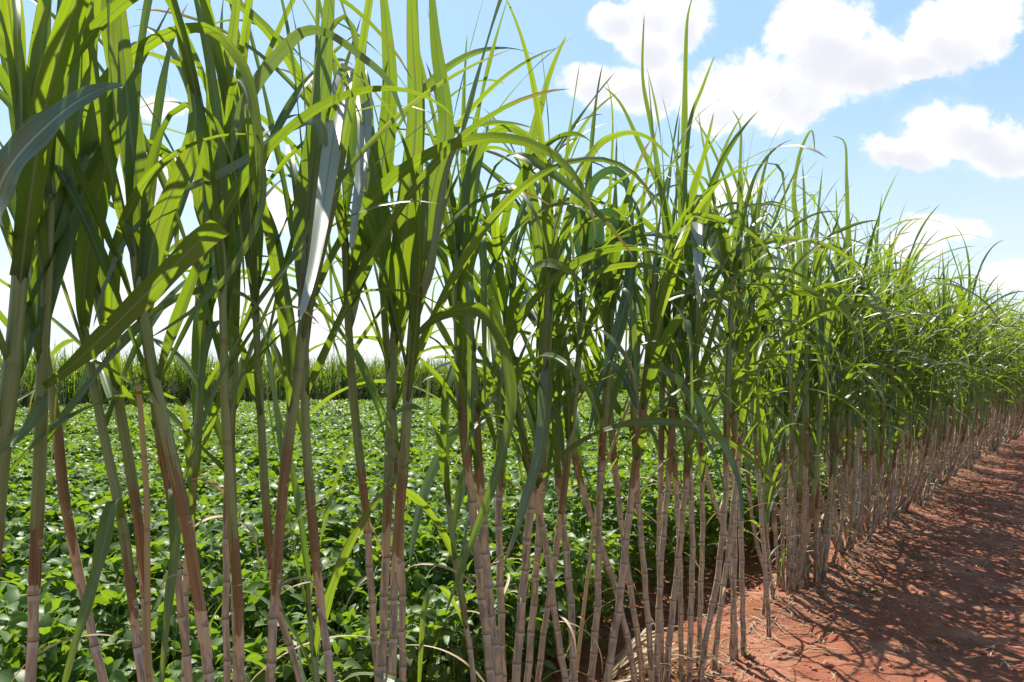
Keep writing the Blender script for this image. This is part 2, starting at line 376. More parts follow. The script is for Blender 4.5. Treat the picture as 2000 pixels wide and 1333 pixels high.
def soil_material():
    m, t, out = material('red_soil')
    pos = t.node('ShaderNodeNewGeometry').outputs['Position']
    a = t.noise(pos, 1.1, 5, .6); b = t.noise(pos, 9, 6, .65); c = t.noise(pos, 60, 5, .7)
    vor = t.node('ShaderNodeTexVoronoi'); t.put(vor.inputs['Vector'], pos); vor.inputs['Scale'].default_value = 28
    col = t.mix(t.mr(a, .35, .65), (.155, .050, .026), (.225, .078, .042))
    col = t.mix(t.m('MULTIPLY', t.mr(b, .42, .62), .55), col, (.28, .108, .062))
    col = t.mix(t.m('MULTIPLY', t.mr(b, .46, .34), .6), col, (.19, .06, .035))
    col = t.mix(t.m('MULTIPLY', t.mr(c, .45, .75), .5), col, (.32, .135, .082))
    col = t.mix(t.m('MULTIPLY', t.mr(c, .5, .3), .45), col, (.14, .045, .028))
    dust = t.mr(t.noise(t.vm('ADD', pos, (7.0, 3.0, 0.0)), 1.7, 3, .55), .50, .62)
    col = t.mix(t.m('MULTIPLY', dust, .55), col, (.34, .16, .10))
    trash = t.m('MULTIPLY', t.mr(t.noise(pos, 2.6, 5, .7), .50, .60), t.mr(t.noise(pos, 45, 4, .8), .42, .56))
    col = t.mix(t.m('MULTIPLY', trash, .75), col, (.16, .085, .045))
    px_, py_, _z = t.sep(pos)     # beyond the track and under the crops, unseen dark green added against red bounce
    sdist = t.m('ADD', t.m('SUBTRACT', t.m('MULTIPLY', px_, CT), t.m('MULTIPLY', py_, ST)), DROW)
    sdist = t.m('ADD', sdist, t.m('MULTIPLY', t.m('SUBTRACT', a, .5), 1.5))
    bounce_green = t.m('MAXIMUM', t.mr(sdist, 4.3, 4.8), t.mr(sdist, -1.6, -2.4))
    col = t.mix(bounce_green, col, t.mix(b, (.035, .06, .02), (.08, .11, .035)))
    bs = t.node('ShaderNodeBsdfPrincipled'); t.put(bs.inputs['Base Color'], col); bs.inputs['Roughness'].default_value = .95
    bs.inputs['Specular IOR Level'].default_value = .15
    h = t.m('ADD', t.m('ADD', t.m('MULTIPLY', b, .02), t.m('MULTIPLY', c, .006)), t.m('MULTIPLY', vor.outputs['Distance'], .006))
    bump = t.node('ShaderNodeBump'); bump.inputs['Strength'].default_value = .9; bump.inputs['Distance'].default_value = 1.0
    t.put(bump.inputs['Height'], h); t.l.new(bump.outputs[0], bs.inputs['Normal'])
    t.l.new(bs.outputs[0], out.inputs[0]); return m
M_SOIL = soil_material()
def plain(name, col, rough=.7):
    m, t, out = material(name)
    pos = t.node('ShaderNodeNewGeometry').outputs['Position']
    n = t.noise(pos, 40, 3, .6); bs = t.node('ShaderNodeBsdfPrincipled')
    t.put(bs.inputs['Base Color'], t.mix(n, tuple(c * .6 for c in col), tuple(min(1, c * 1.35) for c in col))); bs.inputs['Roughness'].default_value = rough
    t.l.new(bs.outputs[0], out.inputs[0]); return m
M_PETIOLE = plain('soybean_stem', (.16, .22, .06)); M_CLOD = plain('soil_crumb', (.30, .11, .065), .95)

# ------------------------------------------------------------------ ground sheet
def axis(lo, hi, c0, c1, fine, grow=1.12):
    a = list(np.arange(c0, c1 + 1e-6, fine)); st = fine
    while a[-1] < hi: st *= grow; a.append(a[-1] + st)
    st = fine; b = [a[0]]
    while b[-1] > lo: st *= grow; b.append(b[-1] - st)
    return np.array(b[:0:-1] + a)
gx = axis(-900, 900, -1.0, 8.0, .035, 1.09); gy = axis(-200, 2000, 2.6, 11.0, .035, 1.07)
X, Y = np.meshgrid(gx, gy, indexing='ij')
Vg = np.stack([X, Y, ground(X, Y)], -1).reshape(-1, 3)
ii = np.arange(X.size).reshape(X.shape)
Fg = np.stack([ii[:-1, :-1], ii[1:, :-1], ii[1:, 1:], ii[:-1, 1:]], -1).reshape(-1, 4)
tag(mesh_np('ground', Vg, Fg, mat=M_SOIL), 'bare red earth of the field track and under the crops', 'ground', kind='structure')

# ------------------------------------------------------------------ sugarcane plants
def stem_path(pts):
    """polyline -> dense smooth path starting on the ground"""
    pts = np.array(pts, float); d = np.concatenate([[0], np.cumsum(np.linalg.norm(np.diff(pts, axis=0), axis=1))])
    s = np.linspace(0, d[-1], 260); out = np.stack([np.interp(s, d, pts[:, i]) for i in range(3)], -1)
    k = 31; ker = np.hanning(k); ker /= ker.sum()
    pad = np.concatenate([2 * out[0] - out[1:k // 2 + 1][::-1], out, 2 * out[-1] - out[-k // 2:-1][::-1]])
    sm = np.stack([np.convolve(pad[:, i], ker, 'valid') for i in range(3)], -1)
    return sm[:260], s
def sub(path, s, a, b, n):
    q = np.linspace(a, b, n); return np.stack([np.interp(q, s, path[:, i]) for i in range(3)], -1), q
def cane_parts(rs, path, s, rad, zgreen, zbrown, det=1.0):
    """bare cane, brown sheath and green sheath of one stalk"""
    L = s[-1]; ns = 12 if det >= 1 else 7
    # internodes
    nodes = [0.0]; 
    while nodes[-1] < L: nodes.append(nodes[-1] + rs.uniform(.075, .105) + .03 * min(1, nodes[-1] / .5))
    nodes = np.array(nodes)
    offs = np.array([0, .03, .07, .12, .3, .6, .84, .93, .975]) if det >= 1 else np.array([0, .08, .5, .93])
    rr = np.array([1.07, 1.10, 1.07, 1.0, .98, .98, 1.0, 1.02, 1.04]) if det >= 1 else np.array([1.16, 1.0, .96, 1.07])
    top_bare = min(zgreen + .03, L - .1)
    q, R, vv = [], [], []
    for i in range(len(nodes) - 1):
        g = nodes[i + 1] - nodes[i]
        for o_, r_ in zip(offs, rr):
            x = nodes[i] + o_ * g
            if x <= top_bare: q.append(x); R.append(r_); vv.append(i + o_)
    q = np.array(q); R = np.array(R) * rad * (1 - .12 * q / L) * (1 + .10 * np.exp(-q / .15)); vv = np.array(vv)
    C = np.stack([np.interp(q, s, path[:, i]) for i in range(3)], -1)
    zz = (np.abs(vv % 2 - 1) - .5) * .004; C[:, 0] += zz; 
    bare = tube(C, R, ns, vv)
    # brown sheath: torn lower edge
    res = {'bare': bare}
    if zbrown > .02:
        n = 14 if det >= 1 else 5
        C, q = sub(path, s, zgreen - zbrown, zgreen + .02, n)
        Vb, Fb, Ub = tube(C, np.full(n, rad * 1.08), ns, q / .22 + .13)
        Vb = Vb.reshape(n, ns + 1, 3); jag = rs.uniform(-.035, .05, ns + 1); jag[-1] = jag[0]
        ax = norm(C[1:2] - C[0:1])[0]
        for k_, wgt in ((0, 1.0), (1, .7), (2, .35)): Vb[k_] += ax[None] * (jag[:, None]) * wgt
        if rs.rand() < .75:
            tl = rs.uniform(.05, .13); Ct, q = sub(path, s, zgreen - zbrown - tl, zgreen - zbrown + .04, n)
            Vt, Ft, Ut = tube(Ct, np.full(n, rad * 1.055), ns, q / .3)
            Vt = Vt.reshape(n, ns + 1, 3); jt = rs.uniform(-.05, .08, ns + 1); jt = (jt + np.roll(jt, 1)) / 2; jt[-1] = jt[0]
            axt = norm(Ct[1:2] - Ct[0:1])[0]
            for k_, wgt in ((0, 1.0), (1, .8), (2, .6), (3, .35)): Vt[k_] += axt[None] * (jt[:, None]) * wgt
            res['torn'] = (Vt.reshape(-1, 3), Ft, Ut)
        res['brown'] = (Vb.reshape(-1, 3), Fb, Ub)
    n = 60 if det >= 1 else 12
    C, q = sub(path, s, zgreen, L, n)
    jn = rs.uniform(.26, .42); ph = rs.uniform(0, 1)
    f = (q / jn + ph)
    Rg = rad * (1.18 - .42 * np.clip((q - zgreen) / (L - zgreen), 0, 1) ** 1.4) * (1 + .07 * (f % 1) ** 6)
    Rg[-3:] *= (.8, .6, .3)
    res['green'] = tube(C, Rg, ns, f); res['lowv'] = q - zgreen
    return res

def foliage(rs, path, s, nleaf, S, K, span=.8, vig=1.0, q=None, avoid=0.0):
    L = s[-1]; sb = L - span * (1 - np.linspace(0, 1, nleaf) ** .8) - .02
    base = np.stack([np.interp(sb, s, path[:, i]) for i in range(3)], -1)
    q = q or leaf_params(rs, nleaf, vig)
    tip = norm(path[-1] - path[-40])
    lean = np.repeat((tip - np.array([0, 0, 1]))[None], nleaf, 0)
    V, uv = make_blades(rs, base, q, S, K, lean)
    return V, uv

def dry_strips(rs, path, s, n, lo, hi):
    if n == 0: return None
    sb = rs.uniform(lo, hi, n); base = np.stack([np.interp(sb, s, path[:, i]) for i in range(3)], -1)
    q = dict(a0=np.radians(rs.uniform(10, 60, n)), bend=np.radians(rs.uniform(60, 150, n)), p=rs.uniform(.5, 1.4, n), L=rs.uniform(.12, .5, n) * np.where(rs.rand(n) < .3, 1.6, 1),
             W=rs.uniform(.005, .02, n), az=rs.uniform(0, 6.28, n), kink=(np.full(n, .5), np.zeros(n)), drift=rs.randn(n), tw=rs.randn(n) * 1.5)
    return make_blades(rs, base, q, 16, 3)

def traced(pts, Z0, Z1, wpx, rot, prof='leaf', S=40):
    """a blade following a traced line, at its own depth and real width"""
    n = len(pts); zs = np.linspace(Z0, Z1, n) if np.isscalar(Z0) else np.interp(np.linspace(0, 1, n), np.linspace(0, 1, len(Z0)), Z0); Z0 = zs[0]; p = np.array([at(x, y, z) for (x, y), z in zip(pts, zs)])
    d = np.concatenate([[0], np.cumsum(np.linalg.norm(np.diff(p, axis=0), axis=1))]); q = np.linspace(0, d[-1], S)
    # Catmull-Rom through the points
    C = []
    for x in q:
        i = min(np.searchsorted(d, x, 'right') - 1, n - 2); u = (x - d[i]) / (d[i + 1] - d[i])
        a, b, c, e = p[max(i - 1, 0)], p[i], p[i + 1], p[min(i + 2, n - 1)]
        C.append(.5 * ((2 * b) + (c - a) * u + (2 * a - 5 * b + 4 * c - e) * u * u + (3 * b - a - 3 * c + e) * u ** 3))
    C = np.array(C)[None]; W = wpx * (Z0 + Z1) / 2 / FPX; t = np.linspace(0, 1, S)
    if prof == 'leaf': w_ = W * (.38 + .62 * np.clip(t / .2, 0, 1)) * np.clip(1 - t, 0, 1) ** .6
    elif prof == 'cut': w_ = W * (.35 + .65 * np.clip(t / .35, 0, 1)) * 1.0
    else: w_ = W * (.55 + .45 * np.sin(np.pi * t ** .9)) * np.clip(1 - t, 0, 1) ** .35
    T = norm(np.gradient(C, axis=1)); view = norm(C - np.array([0, 0, CAMH]))
    side = norm(np.cross(T, view)); tw = np.radians(rot) * np.ones((1, S)) if np.isscalar(rot) else np.radians(np.interp(t, np.linspace(0, 1, len(rot)), rot))[None]
    return ribbon(C, (w_ + .0008)[None], side, tw, np.radians(13) + np.radians(35) * np.exp(-t * 9)[None], 7, rip=.18, ph=np.array([pts[0][0] * .1]))
def build_plant(rs, path, s, rad, zgreen, zbrown, nleaf, label, group, single=True, name='sugarcane_plant', vig=1.0, span=.8, ndry=2, S=26, K=7, q=None, extra=(), droop=0):
    base = path[0].copy(); P0 = path - base
    root = empty(name, tuple(base)); tag(root, label, 'sugarcane', group)
    det = 1.0 if single else .5
    parts = cane_parts(rs, P0, s, rad, zgreen, zbrown, det); r = rs.rand()
    for key, nm, mt in (('bare', 'cane', M_CANE), ('torn', 'torn_sheath', M_TORN), ('brown', 'dry_sheath', M_BROWN), ('green', 'leaf_sheath', M_SHEATH)):
        if key in parts:
            V, F, U = parts[key]; mesh_np(nm, V, F, U, np.full(len(V), r), mt, root, low=np.repeat(parts['lowv'], len(V) // len(parts['lowv'])) if key == 'green' else None)
    if q is None:
        q = leaf_params(rs, nleaf, vig)
        dm = rs.rand(nleaf) < droop; q['W'] = q['W'] * (1.12 if droop else .9)
        q['bend'] = np.where(dm, np.radians(rs.uniform(110, 160, nleaf)), q['bend']); q['p'] = np.where(dm, rs.uniform(.9, 1.6, nleaf), q['p'])
    V, uv = foliage(rs, P0, s, nleaf, S, K, span, vig, q)
    if single:
        F = grid_faces(1, S, K)
        for i in range(nleaf): mesh_np('leaf', V[i], F, uv[i], np.full(S * K, rs.rand()), M_LEAF, root)
        for e in extra:
            Ve, ue = traced(*e[:5], *(e[5:6])); c0 = Ve[0, 0].mean(0); dd = np.linalg.norm(path - c0, axis=1) + .0; jn_ = path[int(np.argmin(dd))]
            if dd.min() < .35: Ve = Ve + (jn_ - c0)[None, None, None] * np.exp(-np.linspace(0, 1, 40) * 7)[None, :, None, None]
            o = mesh_np('leaf', Ve[0] - base, grid_faces(1, 40, 7), ue[0], np.full(280, e[7] if len(e) > 7 else .3), (M_LEAF, M_PALE_SHEEN, M_WHITE_SHEEN, M_SKYTINT)[e[6] if len(e) > 6 else 0], root)
    else:
        mesh_np('foliage', V, grid_faces(nleaf, S, K), uv, np.repeat(rs.rand(nleaf), S * K), M_LEAF, root)
    if ndry:
        V, uv = dry_strips(rs, P0, s, ndry, .08, zgreen)
        if True:
            for i in range(ndry): mesh_np('dry_leaf', V[i], grid_faces(1, 16, 3), uv[i], np.full(48, rs.rand()), M_DRY, root)
    return root

# stalks of the near stretch: the line each one follows, its depth, radius (mm), green from, brown length, label
HERO = [
 ([(65,1333),(82,1042),(95,867),(102,742),(118,560)], 1.86, 14, 1.32, .13, 'thick leaning cane stalk at the far left edge, brown below a green sheath'),
 ([(202,1333),(155,1142),(120,967),(108,842),(82,690),(60,560)], 2.08, 13, 1.36, .12, 'cane stalk crossing behind the leftmost stalk and leaning left as it rises'),
 ([(275,1333),(255,1192),(235,1042),(200,892),(172,767),(140,600)], 2.0, 12, 1.12, .05, 'green cane stalk bending left, third from the left edge'),
 ([(295,1333),(292,1167),(285,1017),(265,867),(235,667),(212,520)], 2.14, 13, 1.33, .18, 'cane stalk with a dark red-brown band beside a broken stub'),
 ([(415,1333),(395,1167),(375,1017),(345,867),(320,742),(290,540)], 1.95, 15, 1.36, .22, 'thickest leaning stalk left of centre with a long red-brown sheath'),
 ([(372,1333),(355,1167),(340,967),(325,892),(310,767),(300,600)], 2.2, 12, 1.5, .18, 'slimmer stalk half hidden behind the thickest leaning stalk'),
 ([(357,1333),(352,1167),(355,1067),(360,917),(367,767),(376,600)], 2.3, 12, 1.25, .1, 'pale green stalk leaning right behind the thickest leaning stalk'),
 ([(440,1333),(435,1167),(435,967),(442,792),(448,600)], 2.28, 12, 1.42, .16, 'straight upright stalk with brown sheath, left one of a close pair'),
 ([(475,1333),(477,1167),(467,967),(462,792),(464,600)], 2.18, 13, 1.05, .06, 'straight green stalk, right one of a close upright pair'),
 ([(462,1333),(457,1167),(457,1017),(452,850),(455,650)], 2.5, 11, 1.3, .1, 'thin stalk behind the close upright pair'),
 ([(525,1333),(535,1167),(542,1042),(550,942),(560,842),(575,742),(592,540)], 2.22, 15, 1.42, .34, 'dark red-brown stalk leaning right with a very long dry sheath'),
 ([(592,1333),(570,1257),(550,1192),(538,1100),(530,980),(520,760),(515,600)], 2.42, 12, 1.2, .1, 'stalk crossing low behind the dark red-brown stalk'),
 ([(647,1333),(632,1242),(617,1117),(602,967),(592,842),(590,717),(592,560)], 2.36, 14, 1.17, .08, 'lone green stalk curving out to the right at its foot'),
 ([(740,1333),(730,1192),(725,1067),(715,942),(702,817),(695,717),(688,560)], 2.78, 13, 1.33, .1, 'leftmost stalk of the tight centre-left clump, leaning left'),
 ([(745,1333),(748,1167),(752,1017),(755,892),(757,792),(765,600)], 2.62, 15, 1.24, .08, 'thick straight olive stalk in the middle of the centre-left clump'),
 ([(765,1333),(768,1167),(777,1017),(787,892),(795,742),(806,560)], 2.55, 15, 1.31, .22, 'front stalk of the centre-left clump with dark brown sheath'),
 ([(787,1333),(787,1167),(783,1017),(772,850),(752,600)], 2.9, 13, 1.36, .1, 'rear stalk of the centre-left clump, reddish along its foot'),
 ([(927,1333),(907,1192),(890,1092),(875,967),(868,867),(862,700)], 3.0, 9, .78, .03, 'slender young green stalk between two clumps'),
 ([(960,1333),(947,1217),(935,1117),(920,967),(907,867),(897,742),(892,580)], 3.05, 14, 1.42, .14, 'left stalk of the crowded clump near the middle'),
 ([(975,1333),(960,1217),(947,1067),(935,917),(925,767),(914,600)], 3.12, 15, 1.5, .3, 'reddish brown stalk in the crowded clump near the middle'),
 ([(982,1333),(978,1167),(974,1017),(975,917),(985,767),(1000,600)], 3.3, 13, 1.32, .14, 'right stalk of the crowded clump near the middle, leaning right'),
 ([(1007,1333),(1020,1167),(1035,992),(1050,867),(1065,717),(1072,600)], 3.22, 15, 1.46, .3, 'stalk leaning right with peach-coloured foot just right of centre'),
 ([(1030,1333),(1042,1192),(1055,1017),(1060,900),(1064,742),(1060,600)], 3.4, 13, 1.3, .1, 'green stalk tucked behind the peach-footed stalk'),
 ([(1050,1333),(1064,1217),(1082,1100),(1100,960),(1120,800),(1135,620)], 3.45, 11, 1.1, .06, 'slim stalk fanning right from the peach-footed pair'),
 ([(1120,1317),(1117,1192),(1100,1017),(1087,892),(1076,760),(1062,600)], 3.58, 14, 1.3, .14, 'stalk leaning left, grey at the foot, right of the peach-footed pair'),
 ([(1105,1333),(1085,1217),(1068,1070),(1030,900),(1000,740),(985,600)], 3.4, 12, 1.3, .1, 'stalk leaning strongly left behind the peach-footed pair'),
 ([(1155,1317),(1167,1167),(1167,1017),(1172,892),(1182,742),(1190,600)], 3.7, 14, 1.42, .16, 'upright stalk with brown middle, left of the long bent one'),
 ([(1232,1277),(1200,1142),(1165,1042),(1132,942),(1105,820),(1090,680)], 3.95, 13, 1.3, .12, 'stalk bowed far to the left across its neighbours'),
 ([(1185,1327),(1210,1167),(1225,1017),(1245,867),(1260,742),(1272,600)], 3.6, 15, 1.6, .4, 'long reddish stalk leaning right from the bottom edge by the straw'),
 ([(1250,1277),(1225,1117),(1205,967),(1190,817),(1182,660)], 4.05, 13, 1.3, .08, 'grey-footed stalk leaning left above the heap of straw'),
 ([(1270,1272),(1255,1092),(1242,942),(1235,792),(1232,640)], 4.0, 13, 1.35, .14, 'upright grey-footed stalk just behind the heap of straw'),
 ([(1285,1267),(1295,1092),(1310,942),(1322,780),(1328,640)], 4.0, 13, 1.42, .25, 'red-brown stalk above the straw, leaning slightly right'),
 ([(1292,1262),(1286,1092),(1290,867),(1292,742),(1296,620)], 4.15, 12, 1.3, .08, 'slim pale stalk rising between two above the straw'),
 ([(1305,1257),(1325,1067),(1337,917),(1345,767),(1352,620)], 4.1, 14, 1.28, .1, 'peach-patched stalk right of the straw, leaning right'),
 ([(1330,1247),(1328,1100),(1320,950),(1310,800),(1302,640)], 4.3, 12, 1.2, .08, 'dim stalk behind the peach-patched one'),
 ([(1347,1262),(1352,1067),(1345,917),(1340,767),(1346,620)], 4.2, 13, 1.35, .1, 'straight dark-footed stalk right of the straw'),
 ([(1365,1227),(1370,1042),(1366,892),(1358,760),(1350,640)], 4.5, 12, 1.3, .1, 'thin grey stalk behind the dark-footed one'),
 ([(1375,1252),(1400,1117),(1412,967),(1413,767),(1418,600)], 4.3, 14, 1.45, .2, 'stalk with sooty curved foot on the edge of the bare soil'),
 ([(1435,1202),(1428,1067),(1400,990),(1372,890),(1350,790),(1335,640)], 4.75, 13, 1.35, .14, 'stalk sloping left from the corner clump on bare soil'),
 ([(1452,1202),(1450,1017),(1440,817),(1444,640)], 4.8, 13, 1.5, .2, 'upright red-brown stalk of the corner clump on bare soil'),
 ([(1430,1205),(1432,1067),(1428,900),(1425,767),(1432,600)], 4.7, 13, 1.3, .1, 'upright grey stalk of the corner clump on bare soil'),
 ([(1400,1240),(1420,1100),(1436,960),(1452,800),(1466,640)], 4.5, 13, 1.35, .1, 'stalk leaning right in front of the corner clump'),
 ([(-30,1333),(-20,1100),(-5,900),(20,700),(30,560)], 1.72, 14, 1.3, .1, 'stalk partly cut off by the left edge of the picture'),
 ([(1500,1195),(1490,1067),(1478,917),(1466,780),(1460,640)], 5.2, 12, 1.2, .08, 'stalk sloping left just behind the corner clump'),
]
def hero_path(px, Z, rs, top=2.05):
    p = [at(x, y, Z + (0.02 if k else 0)) for k, (x, y) in enumerate(px)]
    p = np.array(p)
    # carry it down to the ground
    g = ground(p[0, 0], p[0, 1])
    if p[0, 2] > g + .01:
        d = p[0] - p[1]; d = d / -d[2]; d[:2] *= .5
        low = p[0] + d * (p[0, 2] - g + .02); p = np.vstack([low, p])
    else: p[0, 2] = g - .02
    p[:, 1] += np.linspace(0, rs.uniform(-.12, .12), len(p))
    if p[-1, 2] < top:
        d = p[-1] - p[-2]; d = d / max(d[2], .05); d[:2] *= .6; p = np.vstack([p, p[-1] + d * (top - p[-1, 2])])
    else:
        while len(p) > 2 and p[-2, 2] > top: p = p[:-1]
        f = (top - p[-2, 2]) / (p[-1, 2] - p[-2, 2]); p[-1] = p[-2] + f * (p[-1] - p[-2])
    return p
TOP = {17: 1.35}
def hero(px, Z, rad, zg, zb, lab, top=None):
    HERO.append((px, Z, rad, zg, zb, lab))
    if top: TOP[len(HERO) - 1] = top
hero([(615,1333),(595,1192),(587,1017),(580,850)], 2.5, 8, .5, .03, 'young green shoot with low leaves right of the dark red-brown stalk', 1.05)
hero([(1490,1180),(1488,1067),(1482,950)], 5.6, 9, .5, .03, 'short leafy green shoot behind the corner clump', 1.0)
hero([(1510,1170),(1500,1050),(1505,900)], 5.9, 9, .6, .03, 'short bushy shoot just right of the corner clump', 1.25)
hero([(1545,1160),(1552,1000),(1562,800),(1568,640)], 6.2, 13, 1.3, .15, 'tall upright stalk with spiky top right of the corner clump', 2.3)
hero([(1600,1110),(1622,950),(1645,780),(1655,650)], 6.9, 13, 1.3, .15, 'tall right-leaning stalk with a single high spiky leaf, beside the bare soil', 2.4)
# blades traced one by one: line, depth at base and tip, width, rotation about their length, outline, pale?, tone
XL = {
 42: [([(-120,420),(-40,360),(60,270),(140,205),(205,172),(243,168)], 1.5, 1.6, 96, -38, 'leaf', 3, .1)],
 0: [([(100,760),(60,830),(0,880),(-60,930)], 1.86, 1.6, 30, 20, 'leaf', 0, .3),
     ([(95,760),(170,690),(250,610),(330,530),(390,470),(432,440)], 1.8, 1.6, 44, 15, 'cut', 0, .2),
     ([(120,600),(112,400),(130,200),(150,0),(160,-150)], 1.86, 1.8, 62, 20, 'leaf', 0, .5)],
 3: [([(215,640),(150,700),(70,760),(-10,805),(-60,830)], 2.1, 1.7, 9, 30, 'leaf', 1, .8)],
 2: [([(150,620),(160,400),(190,190),(250,112),(320,66),(400,52),(450,90),(485,150),(505,250),(515,370),(497,450),(440,545),(370,612),(290,662)], (2.0, 2.0, 1.9, 1.7, 1.6), 1.65, 40, (10, 10, 30, 40, 30, 20), 'leaf', 0, .8),
     ([(215,1020),(214,982),(200,1067),(175,1167),(145,1267),(115,1380)], 1.98, 1.8, 40, 35, 'leaf', 0, .8),
     ([(150,640),(175,450),(215,280),(225,120),(200,-60)], 2.0, 1.9, 56, 10, 'leaf', 0, .2)],
 4: [([(300,620),(280,450),(255,250),(238,80),(225,-100)], 1.95, 1.9, 66, 15, 'leaf', 0, .5),
     ([(300,600),(310,450),(380,260),(360,100),(325,-60)], 1.95, 1.85, 52, 20, 'leaf', 0, .9)],
 5: [([(352,1010),(346,962),(345,1067),(332,1167),(322,1267),(310,1400)], 2.1, 1.9, 30, 30, 'leaf', 0, .8)],
 7: [([(448,640),(430,500),(395,380),(430,200),(455,60),(470,-90)], 2.28, 2.2, 52, 15, 'leaf', 0, .9)],
 8: [([(465,640),(425,430),(440,300),(490,180),(545,105),(592,61),(640,64),(700,105),(760,160),(795,250)], 2.18, 2.0, 44, (10, 10, 25, 35, 25), 'leaf', 1, .3)],
 10: [([(592,600),(612,420),(628,246),(560,255),(495,303),(430,340),(350,377),(290,420),(240,480),(205,560),(182,640)], 2.2, 1.8, 26, 30, 'leaf', 1, .5),
      ([(594,620),(620,400),(660,200),(684,136),(664,200),(648,290),(632,400),(612,520),(586,625)], (2.2,2.25,2.4,2.5,2.35,2.15,1.95,1.75,1.6), 1.6, 66, (0, 10, 0, 0, 0), 'mid', 2, .9),
      ([(596,600),(600,400),(625,200),(640,40),(650,-100)], 2.25, 2.2, 64, 10, 'leaf', 0, .15)],
 13: [([(690,640),(715,400),(712,200),(700,138),(712,230),(706,330),(694,420),(685,490)], (2.7,2.8,2.75,2.7,2.5,2.3,2.15,2.0), 2.1, 46, (0, 0, 0, 0), 'mid', 2, .9),
      ([(690,600),(735,400),(760,200),(755,60),(740,-80)], 2.7, 2.6, 56, 10, 'leaf', 0, .5)],
 14: [([(765,640),(790,450),(812,240),(805,60),(800,-90)], 2.6, 2.5, 60, 5, 'leaf', 0, .8),
      ([(765,650),(745,430),(720,250),(690,60),(660,40),(615,125)], 2.6, 2.5, 36, 20, 'leaf', 0, .4)],
 15: [([(806,640),(810,600),(840,520),(870,340),(905,262),(950,240),(1000,240),(1040,250)], 2.5, 2.3, 24, 30, 'leaf', 1, .3),
      ([(806,640),(840,400),(870,250),(850,80),(840,-60)], 2.5, 2.5, 56, 15, 'leaf', 0, .2),
      ([(812,660),(850,622),(900,602),(940,603),(970,640),(992,700),(1000,790),(978,900),(940,1010),(900,1115),(870,1200)], 2.55, 2.3, 34, (20, 35, 15, 10), 'leaf', 0, .2)],
 19: [([(800,1100),(815,1010),(840,930),(880,856),(930,800),(978,766)], 2.85, 3.3, 20, 15, 'cut', 1, .6),
      ([(915,640),(905,450),(930,300),(1000,250),(1080,330),(1098,300)], 3.1, 3.0, 40, 20, 'leaf', 0, .3)],
 21: [([(1072,640),(1050,450),(1030,330),(1060,190),(1085,115),(1106,70)], 3.2, 3.1, 34, 15, 'leaf', 0, .9),
      ([(1070,700),(1066,780),(1055,880),(1030,965),(1008,1040),(985,1100)], 3.15, 3.0, 38, 20, 'leaf', 1, .4),
      ([(1072,620),(1090,500),(1150,310),(1210,262),(1265,268),(1310,310)], 3.2, 3.1, 28, 25, 'leaf', 0, .9)],
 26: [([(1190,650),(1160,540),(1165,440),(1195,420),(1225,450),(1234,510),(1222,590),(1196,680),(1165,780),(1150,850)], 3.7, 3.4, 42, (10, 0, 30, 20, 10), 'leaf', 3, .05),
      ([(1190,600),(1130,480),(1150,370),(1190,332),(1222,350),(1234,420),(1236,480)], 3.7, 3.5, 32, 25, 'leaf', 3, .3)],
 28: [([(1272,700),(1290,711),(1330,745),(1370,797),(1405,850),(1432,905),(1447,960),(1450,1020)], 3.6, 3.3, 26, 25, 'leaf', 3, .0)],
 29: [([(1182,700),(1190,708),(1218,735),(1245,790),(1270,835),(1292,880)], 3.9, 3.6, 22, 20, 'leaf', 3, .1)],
 31: [([(1328,560),(1300,420),(1272,250),(1255,150),(1258,30)], 4.0, 4.0, 15, 20, 'leaf', 0, .4),
      ([(1328,540),(1300,400),(1240,260),(1210,200),(1180,170)], 4.0, 4.0, 18, 20, 'leaf', 0, .6)],
 33: [([(1350,560),(1330,420),(1335,300),(1338,150),(1342,40),(1354,-10)], 4.1, 4.1, 20, 20, 'leaf', 0, .6),
      ([(1350,540),(1335,400),(1345,250),(1372,170),(1396,108)], 4.1, 4.0, 18, 20, 'leaf', 0, .8)],
 37: [([(1418,560),(1385,450),(1366,388),(1362,430),(1363,500),(1366,595)], (4.2,4.3,4.35,4.1,3.8,3.5), 4.0, 34, 0, 'mid', 2, .9),
      ([(1420,560),(1440,430),(1445,330),(1446,250),(1430,215)], 4.3, 4.3, 14, 20, 'leaf', 0, .5)],
 39: [([(1444,600),(1460,560),(1500,537),(1565,556),(1610,585),(1640,615)], 4.8, 4.4, 16, 25, 'leaf', 1, .4)],
 47: [([(1566,560),(1558,450),(1550,380),(1562,300),(1585,255),(1592,300)], 6.2, 6.2, 14, 20, 'leaf', 0, .5),
      ([(1566,600),(1590,560),(1630,570),(1660,620),(1682,688)], 6.2, 5.8, 15, 25, 'leaf', 1, .5)],
 48: [([(1655,560),(1655,450),(1653,350),(1650,280),(1625,266)], 6.9, 6.9, 13, 20, 'leaf', 0, .3),
      ([(1655,600),(1680,565),(1715,590),(1738,640),(1752,702)], 6.9, 6.4, 15, 25, 'leaf', 1, .5)],
}
G1 = 'sugarcane stalks of the near stretch of the row'
for k, (px, Z, rad, zg, zb, lab) in enumerate(HERO):
    rs = np.random.RandomState(100 + k)
    pth, s = stem_path(hero_path(px, Z, rs, TOP.get(k, rs.uniform(2.0, 2.3))))
    young = k in TOP and TOP[k] < 1.5; nl = 7 if young else (13 if k > 16 else 7)
    build_plant(rs, pth, s, rad / 1000 * (.9 if k < 13 else 1.0 if k < 17 else 1.2), zg, zb, nl, lab, G1, True, ndry=0 if young else rs.randint(1, 4), extra=XL.get(k, ()), vig=.7 if young else (1.0 if k < 17 else .88), span=.6 if young else (.62 if k < 17 else .95), droop=0 if k < 17 else .35)

